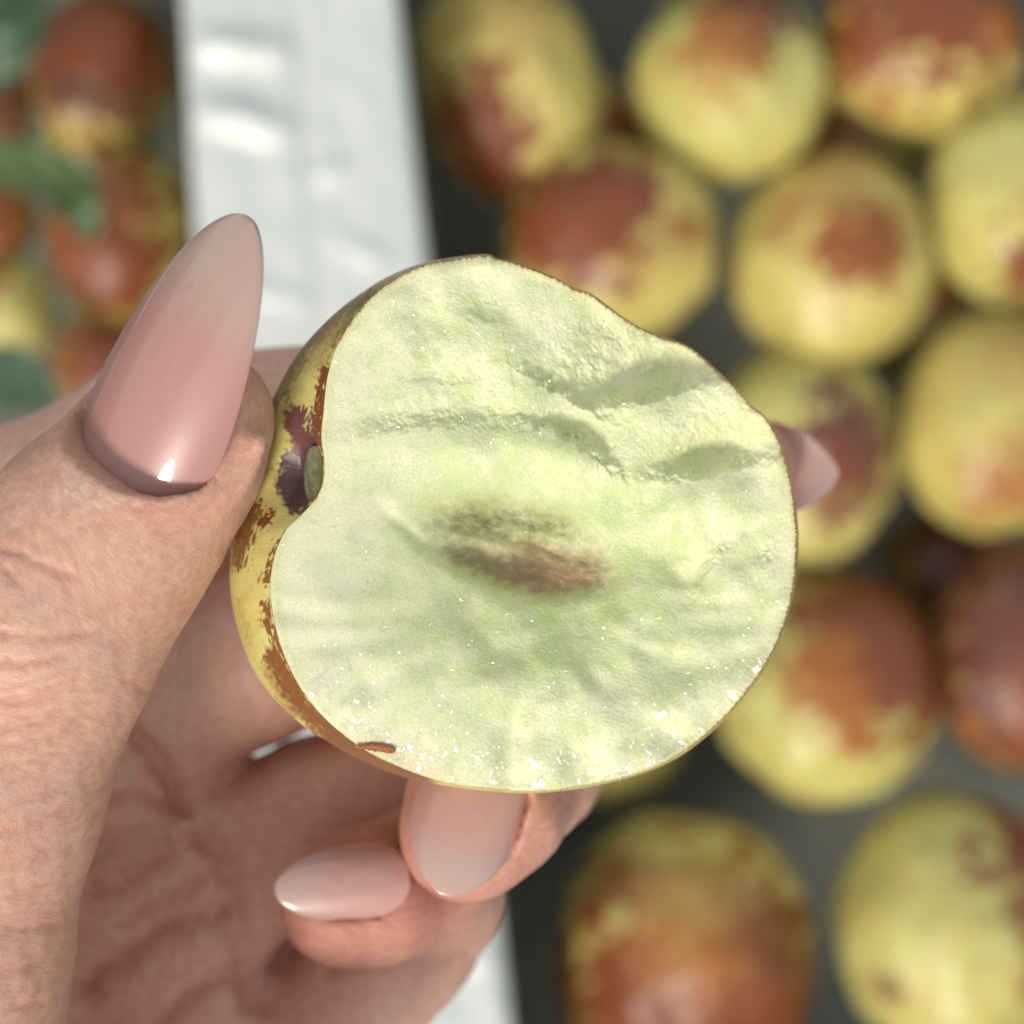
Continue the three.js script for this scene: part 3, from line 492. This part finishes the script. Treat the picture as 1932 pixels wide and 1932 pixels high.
// folds of skin round the nail base, as tubes joined to the finger
const FOLDS = [];
for (const key of ['thumb']) {
  const N = NAILS[key], pl = [], vEnd = key === 'thumb' ? 0.34 : 0.5;
  for (let i = 0; i <= 24; i++) {
    const t = i / 24 * 2 - 1, v = Math.pow(Math.abs(t), 1.8) * vEnd, x = Math.sign(t) * (nailWidth(N, Math.max(v, 0.004)) + 0.45);
    pl.push({ p: nailPoint(N, v, clamp(x, -N.Rn * 0.97, N.Rn * 0.97), -0.85 - 1.5 * smoothstep(Math.abs(t), 0.45, 1)), r: 0.75 });
  }
  FOLDS.push({ pl, key });
}
const box = { lo: mm(-150, 420, -52), hi: mm(1660, 2060, 10) };
box.lo.set(-58, mm(0, 0, -60).y, -24); box.hi.set(31, mm(0, 0, 10).y, 70);
function sdf(p) {
  let d = 1e9;
  for (const [k, c] of chainList) d = smin(d, chainDist(p, c), 0.7);
  let q = 1e9; for (const [a, b] of PALM) q = smin(q, cone(p, a, b), 2.4);
  d = smin(d, q, 4.5);
  for (const f of FOLDS) {
    const N = NAILS[f.key].f, dx = p.x - N.b.x, dy = p.y - N.b.y, dz = p.z - N.b.z; if (dx * dx + dy * dy + dz * dz > 700) continue;
    let e = 1e9; for (let i = 0; i + 1 < f.pl.length; i++) e = Math.min(e, cone(p, f.pl[i], f.pl[i + 1])); d = smin(d, e, 2.0);
  }
  for (const key of ['thumb', 'ring', 'pinky']) { // the bed under each nail is cut back to the plate
    const N = NAILS[key], f = N.f, dx = p.x - f.b.x, dy = p.y - f.b.y, dz = p.z - f.b.z, v = (dx * f.a.x + dy * f.a.y + dz * f.a.z) / f.L, x = dx * f.s.x + dy * f.s.y + dz * f.s.z; if (v < -0.02 || v > 1.1 || Math.abs(x) > N.W + 1) continue;
    const w = nailWidth(N, clamp(v, 0.001, 1)); const over = dx * f.n.x + dy * f.n.y + dz * f.n.z - (nailHeight(N, v, clamp(x, -N.Rn * 0.98, N.Rn * 0.98)) - 0.22), inside = Math.min(w - 0.05 - Math.abs(x), (v - 0.01) * f.L);
    if (inside > -1) d = -smin(-d, -Math.min(over, inside), 0.5);
  }
  // end of the arm outside the picture
  d = Math.max(d, box.lo.x + 1.2 - p.x, p.z - (box.hi.z - 1.2), box.lo.y + 1.2 - p.y);
  return d;
}
// creases seen on the thumb and the palm: polyline in photograph units, depth mm, half width px
const CREASES = [
  [[[-20, 1025], [26, 1040], [66, 1059], [126, 1082], [160, 1090]], 0.26, 8], [[[5, 1068], [30, 1095], [52, 1118]], 0.2, 7], [[[95, 1075], [120, 1100], [145, 1130]], 0.14, 7], [[[-20, 1190], [66, 1201], [132, 1198], [188, 1184]], 0.28, 8], [[[-20, 1245], [40, 1251], [99, 1244], [140, 1235]], 0.24, 8],
  [[[-20, 1322], [66, 1322], [109, 1302], [168, 1276]], 0.28, 8], [[[-20, 1376], [83, 1363], [150, 1337]], 0.2, 8], [[[-20, 1412], [83, 1397], [159, 1357], [200, 1335]], 0.2, 8], [[[-20, 1455], [70, 1432], [130, 1410]], 0.16, 7], [[[-20, 1482], [66, 1456], [116, 1423]], 0.18, 8], [[[-20, 1530], [60, 1505], [130, 1470]], 0.14, 8], [[[-20, 1580], [80, 1548], [150, 1510]], 0.14, 8],
  [[[-20, 1640], [60, 1620], [130, 1590]], 0.14, 9], [[[-20, 1700], [60, 1680], [120, 1650]], 0.12, 9], [[[-20, 1760], [70, 1748], [125, 1745]], 0.15, 8], [[[-20, 1830], [50, 1830], [100, 1800]], 0.15, 9], [[[20, 1900], [70, 1890], [95, 1840]], 0.15, 8], [[[180, 1150], [230, 1140], [290, 1110]], 0.07, 9], [[[200, 1215], [250, 1205]], 0.07, 9], [[[280, 1310], [250, 1290], [210, 1262]], 0.12, 8],
  [[[130, 1000], [190, 985], [260, 960], [330, 950]], 0.10, 6], [[[220, 955], [265, 965], [320, 962]], 0.10, 5],
];
const PALM_CREASES = [
  [[[235, 1365], [300, 1440], [337, 1505], [345, 1550]], 1.5, 20], [[[345, 1545], [400, 1590], [432, 1660], [455, 1760], [468, 1850], [500, 1950]], 1.3, 30], [[[120, 1905], [200, 1835], [290, 1770], [380, 1738], [450, 1730]], 1.6, 28],
  [[[170, 1525], [260, 1510], [340, 1535]], 1.0, 18], [[[150, 1690], [250, 1650], [335, 1585]], 0.9, 24], [[[210, 1760], [300, 1700], [400, 1650]], 0.6, 18], [[[270, 1960], [350, 1880], [450, 1830]], 0.6, 20], [[[600, 1830], [680, 1800], [770, 1815]], 0.5, 18], [[[760, 1850], [820, 1830], [900, 1800]], 0.5, 14],
];
function meshHand() {
  const h = 0.34, B = 8, lo = box.lo, nx = Math.ceil((box.hi.x - lo.x) / h / B) * B, ny = Math.ceil((box.hi.y - lo.y) / h / B) * B, nz = Math.ceil((box.hi.z - lo.z) / h / B) * B;
  const sx = 1, sy = nx + 1, sz = (nx + 1) * (ny + 1), field = new Float32Array(sz * (nz + 1)).fill(9), p = V(), rad = B * h * 0.88;
  const blocks = [];
  for (let k = 0; k < nz; k += B) for (let j = 0; j < ny; j += B) for (let i = 0; i < nx; i += B) {
    p.set(lo.x + (i + B / 2) * h, lo.y + (j + B / 2) * h, lo.z + (k + B / 2) * h);
    const d = sdf(p); if (Math.abs(d) > rad + 1.6) { if (d < 0) for (let c = k; c <= k + B; c++) for (let b = j; b <= j + B; b++) field.fill(-9, i + b * sy + c * sz, i + B + 1 + b * sy + c * sz); continue; }
    blocks.push([i, j, k]);
  }
  for (const [i0, j0, k0] of blocks) for (let k = k0; k <= k0 + B; k++) for (let j = j0; j <= j0 + B; j++) for (let i = i0; i <= i0 + B; i++) { p.set(lo.x + i * h, lo.y + j * h, lo.z + k * h); field[i + j * sy + k * sz] = sdf(p); }
  const vid = new Int32Array(field.length).fill(-1), pos = [], idx = [];
  const CE = [[0, 1], [0, 2], [0, 4], [1, 3], [1, 5], [2, 3], [2, 6], [3, 7], [4, 5], [4, 6], [5, 7], [6, 7]], vals = new Float32Array(8);
  const vertex = (i, j, k) => {
    const o = i + j * sy + k * sz; if (vid[o] >= 0) return vid[o];
    for (let c = 0; c < 8; c++) vals[c] = field[o + (c & 1) + ((c >> 1) & 1) * sy + (c >> 2) * sz];
    let x = 0, y = 0, z = 0, n = 0;
    for (const [a, b] of CE) if ((vals[a] < 0) !== (vals[b] < 0)) { const t = vals[a] / (vals[a] - vals[b]); x += lerp(a & 1, b & 1, t); y += lerp((a >> 1) & 1, (b >> 1) & 1, t); z += lerp(a >> 2, b >> 2, t); n++; }
    pos.push(lo.x + (i + x / n) * h, lo.y + (j + y / n) * h, lo.z + (k + z / n) * h); return (vid[o] = pos.length / 3 - 1);
  };
  const quad = (a, b, c, d, flip) => flip ? idx.push(a, c, b, a, d, c) : idx.push(a, b, c, a, c, d);
  for (let k = 1; k < nz; k++) for (let j = 1; j < ny; j++) for (let i = 1; i < nx; i++) {
    const o = i + j * sy + k * sz, a = field[o] < 0;
    if (a !== field[o + sx] < 0) quad(vertex(i, j - 1, k - 1), vertex(i, j, k - 1), vertex(i, j, k), vertex(i, j - 1, k), !a);
    if (a !== field[o + sy] < 0) quad(vertex(i - 1, j, k - 1), vertex(i - 1, j, k), vertex(i, j, k), vertex(i, j, k - 1), !a);
    if (a !== field[o + sz] < 0) quad(vertex(i - 1, j - 1, k), vertex(i, j - 1, k), vertex(i, j, k), vertex(i - 1, j, k), !a);
  }
  return geo(pos, idx);
}
const skinBump = texture(1024, 1024, (u, v) => { // fine lines across the finger, crossed by a finer net
  const w = v + 0.010 * n4torus(u, v, 1.6, 1.6, 4);
  let a = 0; for (const [f, s, m] of [[1.2, 3, 34], [1.8, 9, 55], [2.6, 14, 90]]) { const q = n4torus(u, w, f, m / 6.28, s); a += (1 - Math.abs(q)) * 0.33; }
  const b = 1 - Math.abs(n4torus(u, v, 12, 12, 30)), c = 1 - Math.abs(n4torus(u, v, 26, 26, 41));
  const g = 1 - (0.45 * Math.pow(a, 3) + 0.3 * b * b * b + 0.25 * c * c * c); return [g, g, g];
});
const skinTone = texture(1024, 1024, (u, v) => {
  const a = 0.5 * n4torus(u, v, 3, 3, 1) + 0.3 * n4torus(u, v, 8, 8, 2) + 0.2 * n4torus(u, v, 20, 20, 5), l = Math.pow(1 - Math.abs(n4torus(u, v, 2.4, 12, 17)), 6), f = 0.06 * n4torus(u, v, 40, 40, 6);
  return [0.90 + 0.06 * a + f * 0.5, 0.875 + 0.085 * a - 0.03 * l + f, 0.865 + 0.09 * a - 0.03 * l + f];
}, true);
{
  const g = meshHand(); g.computeVertexNormals();
  const p = g.attributes.position, n = g.attributes.normal, q = V(), col = new Float32Array(p.count * 3), proj = (v) => { const dep = CAM_Y - v.y / 1000, k = 2 * HALF * dep / 1932; return [v.x / 1000 / k + 966, v.z / 1000 / k + 966]; };
  const tips = { thumb: CHAINS.thumb[1].p, ring: CHAINS.ring[7].p, pinky: CHAINS.pinky[6].p, index: CHAINS.index[5].p, middle: CHAINS.middle[4].p };
  const moved = new Float32Array(p.array), mmY20 = mm(0, 0, -22).y;
  for (let i = 0; i < p.count; i++) {
    q.fromBufferAttribute(p, i); const [px, py] = proj(q); let dsp = 0;
    const onThumb = chainDist(q, CHAINS.thumb) < 1.2;
    let red = 0, dark = 0;
    if (onThumb) {
      for (const [pl, dep, w] of CREASES) {
        const wx = px + 5 * n2(px / 30, py / 30), wy = py + 5 * n2(px / 30 + 50, py / 30), [d, t] = polyDist(wx, wy, pl); if (d > w * 3.5) continue;
        const e = Math.exp(-(d * d) / (w * w)) * smoothstep(t, 0, 0.1) * smoothstep(1 - t, 0, 0.25) * smoothstep(n.getY(i), -0.2, 0.3); dsp -= 0.6 * dep * e; red += 0.3 * e; dsp += 0.10 * dep * Math.exp(-((d - 2.0 * w) ** 2) / (w * w)) * smoothstep(t, 0, 0.1) * smoothstep(1 - t, 0, 0.25);
      }
      // skin gathered in slanting folds towards the root of the thumb
      const al = px * 0.93 - py * 0.36, ac = px * 0.36 + py * 0.93, root = smoothstep(ac, 1050, 1400);
      dsp += 0.012 * root * n2(al / 90, ac / 17) + 0.015 * n2(al / 60 + 8, ac / 26) * smoothstep(ac, 850, 1100);
    }
    else if (n.getY(i) > 0 && px < 960 && py > 1340 && q.y < mmY20) for (const [pl, dep, w] of PALM_CREASES) {
      const [d, t] = polyDist(px + 6 * n2(px / 60, py / 60), py + 6 * n2(px / 60 + 9, py / 60), pl); if (d > w * 3) continue; const e = Math.exp(-(d * d) / (w * w)) * smoothstep(t, 0, 0.12) * smoothstep(1 - t, 0, 0.12); dsp -= dep * e; red += 0.3 * e;
    }
    if (!onThumb && px < 700) red += 0.22 * smoothstep(py, 1350, 1600) * (0.6 + 0.4 * n2(px / 70, py / 70));
    dsp += 0.05 * n3(q.x / 3, q.y / 3, q.z / 3) + 0.006 * n3(q.x / 1.1, q.y / 1.1, q.z / 1.1);
    moved[i * 3] += n.getX(i) * dsp; moved[i * 3 + 1] += n.getY(i) * dsp; moved[i * 3 + 2] += n.getZ(i) * dsp;
    const blot = fbm3(q.x / 9, q.y / 9, q.z / 9, 3);
    for (const [k, t] of Object.entries(tips)) { const d = q.distanceTo(t); red += (k === 'thumb' ? 0.35 : 0.75) * Math.exp(-(d * d) / 120); }
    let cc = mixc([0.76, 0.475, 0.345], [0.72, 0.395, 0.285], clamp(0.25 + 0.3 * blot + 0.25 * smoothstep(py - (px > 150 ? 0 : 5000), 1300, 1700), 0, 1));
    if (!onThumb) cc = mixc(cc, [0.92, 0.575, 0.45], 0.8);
    cc = mixc(cc, [0.66, 0.28, 0.20], clamp(red, 0, 0.85));
    const flake = onThumb ? smoothstep(n2(px / 5, py / 5 + 90) + 0.9 * Math.exp(-(((px - 160) / 120) ** 2) - (((py - 925) / 60) ** 2)), 1.05, 1.35) : 0;
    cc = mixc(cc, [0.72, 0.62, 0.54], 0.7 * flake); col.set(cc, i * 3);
  }
  p.array.set(moved); g.computeVertexNormals();
  // unwrap every finger round its own axis, so that the skin lines run across it
  const chains = [...chainList.map(([, c]) => c), ...PALM], lens = chains.map((c) => { const l = [0]; for (let i = 1; i < c.length; i++) l.push(l[i - 1] + c[i].p.distanceTo(c[i - 1].p)); return l; });
  const nearest = (v) => { let b = 0, bd = 1e9; chains.forEach((c, k) => { for (let i = 0; i + 1 < c.length; i++) { const d = cone(v, c[i], c[i + 1]); if (d < bd) { bd = d; b = k; } } }); return b; };
  const unwrap = (v, k) => { // arc length round the axis from the top, length along it (mm)
    const c = chains[k]; let sw = 0, al = 0, ax = V(), ce = V(), rr = 0;
    for (let i = 0; i + 1 < c.length; i++) { const A = c[i].p, u = c[i + 1].p.clone().sub(A), L = u.length(); u.divideScalar(L); const t = clamp(v.clone().sub(A).dot(u) / L, i ? 0 : -1, i + 2 < c.length ? 1 : 2), pt = A.clone().addScaledVector(u, t * L), w = Math.pow(1 / (0.3 + v.distanceTo(pt)), 8); sw += w; al += w * (lens[k][i] + t * L); ax.addScaledVector(u, w); ce.addScaledVector(pt, w); rr += w * c[i].r; }
    ce.divideScalar(sw); ax.normalize(); const d = v.clone().sub(ce), up = V(0.15, 1, 0.1).addScaledVector(ax, -ax.dot(V(0.15, 1, 0.1))).normalize(), sd = ax.clone().cross(up);
    return [Math.atan2(d.dot(sd), d.dot(up)), al / sw, 7.5];
  };
  const id = g.index.array, nF = id.length / 3, vp = [], vn = [], vc = [], vu = [], out = new Uint32Array(id.length), seen = new Map(), N = g.attributes.normal, cen = V(), cache = new Map();
  for (let f = 0; f < nF; f++) {
    cen.set(0, 0, 0); for (let e = 0; e < 3; e++) cen.add(q.fromBufferAttribute(p, id[f * 3 + e])); cen.divideScalar(3);
    const k = nearest(cen), us = [0, 1, 2].map((e) => { const v = id[f * 3 + e], key = v * 64 + k; let u = cache.get(key); if (!u) { u = unwrap(q.fromBufferAttribute(p, v), k); cache.set(key, u); } return u; });
    const wrap = Math.max(us[0][0], us[1][0], us[2][0]) - Math.min(us[0][0], us[1][0], us[2][0]) > Math.PI;
    for (let e = 0; e < 3; e++) {
      const v = id[f * 3 + e], lift = wrap && us[e][0] < 0 ? 1 : 0, key = (v * 64 + k) * 2 + lift; let o = seen.get(key);
      if (o === undefined) { o = vp.length / 3; seen.set(key, o); vp.push(p.getX(v) / 1000, p.getY(v) / 1000, p.getZ(v) / 1000); vn.push(N.getX(v), N.getY(v), N.getZ(v)); vc.push(col[v * 3], col[v * 3 + 1], col[v * 3 + 2]); vu.push((us[e][0] + lift * 2 * Math.PI) * us[e][2] / 20 + k * 0.37, us[e][1] / 20); }
      out[f * 3 + e] = o;
    }
  }
  const gg = geo(vp, out, vc, vu); gg.setAttribute('normal', new THREE.BufferAttribute(new Float32Array(vn), 3));
  console.log('hand triangles', nF);
  const skin = new THREE.MeshPhysicalMaterial({ vertexColors: true, map: skinTone, roughness: 0.43, bumpMap: skinBump, bumpScale: 0.000045, sheen: 0.25, sheenColor: new THREE.Color(1, 0.75, 0.65), sheenRoughness: 0.5, transmission: 0.10, thickness: 0, ior: 1.4 });
  const at = P(-60, 1700, -20); gg.translate(-at.x, -at.y, -at.z);
  const hand = mesh('hand', gg, skin); hand.position.copy(at);
  tag(hand, 'hand with long glossy pink nails, pinching the bitten jujube between thumb and fingers', 'hand');
  const nailMat = new THREE.MeshPhysicalMaterial({ vertexColors: true, roughness: 0.32, clearcoat: 1, clearcoatRoughness: 0.03, transmission: 0.34, thickness: 0, ior: 1.5 });
  for (const [key, K] of Object.entries(NAILS)) {
    const nu = 56, nv = 150, pos = [], cl = [], ix = [];
    for (const face of [1, 0]) for (let j = 0; j <= nv; j++) {
      const v = 0.5 - 0.5 * Math.cos(Math.PI * j / nv), w = Math.max(0.02, nailWidth(K, v));
      for (let i = 0; i <= nu; i++) {
        const u = Math.sin((i / nu - 0.5) * Math.PI), e = Math.max(Math.abs(u), Math.pow(Math.abs(2 * v - 1), 6)), th = K.th * Math.sqrt(Math.max(0, 1 - Math.pow(e, 8)));
        const wob = 0.018 * n2(v * 5 + 3, u * 2.2) * (1 - e);
        const pt = nailPoint(K, v, u * w, wob + (face ? 0.5 : -0.5) * th).multiplyScalar(MM).sub(at); pos.push(pt.x, pt.y, pt.z);
        // gel over a pink bed that ends in a pale free edge
        let cc;
        if (key === 'thumb') {
          const free = smoothstep(v + 0.05 * u * u + 0.03 * n2(u * 3, v * 4), 0.52, 0.80);
          cc = mixc([0.54, 0.265, 0.225], [0.50, 0.345, 0.28], free); cc = mixc(cc, [0.58, 0.42, 0.42], 0.5 * smoothstep(0.11 - v, 0, 0.08));
          const dirt = smoothstep(fbm2(u * 12, v * 26, 3), 0.5, 1) * Math.exp(-(((u + 0.35) / 0.25) ** 2) - (((v - 0.72) / 0.05) ** 2)); cc = mixc(cc, [0.24, 0.15, 0.10], 0.6 * dirt);
        } else {
          const free = smoothstep(v + 0.06 * u * u, 0.5, 0.85); cc = mixc([0.65, 0.355, 0.295], [0.63, 0.42, 0.365], free);
        }
        cl.push(...cc);
      }
    }
    const M = (nu + 1) * (nv + 1);
    for (let j = 0; j < nv; j++) for (let i = 0; i < nu; i++) { const a = j * (nu + 1) + i, b = a + 1, c = a + nu + 1, d = c + 1; ix.push(a, b, c, b, d, c, M + a, M + c, M + b, M + b, M + c, M + d); }
    const ng = geo(pos, ix, cl); ng.computeVertexNormals();
    const o = mesh('fingernail', ng, nailMat, hand); if (key === 'thumb') o.userData.label = 'long almond-shaped thumb nail'; if (key === 'index') o.userData.label = 'nail tip showing past the far edge of the fruit';
  }
}

renderer.render(scene, camera);
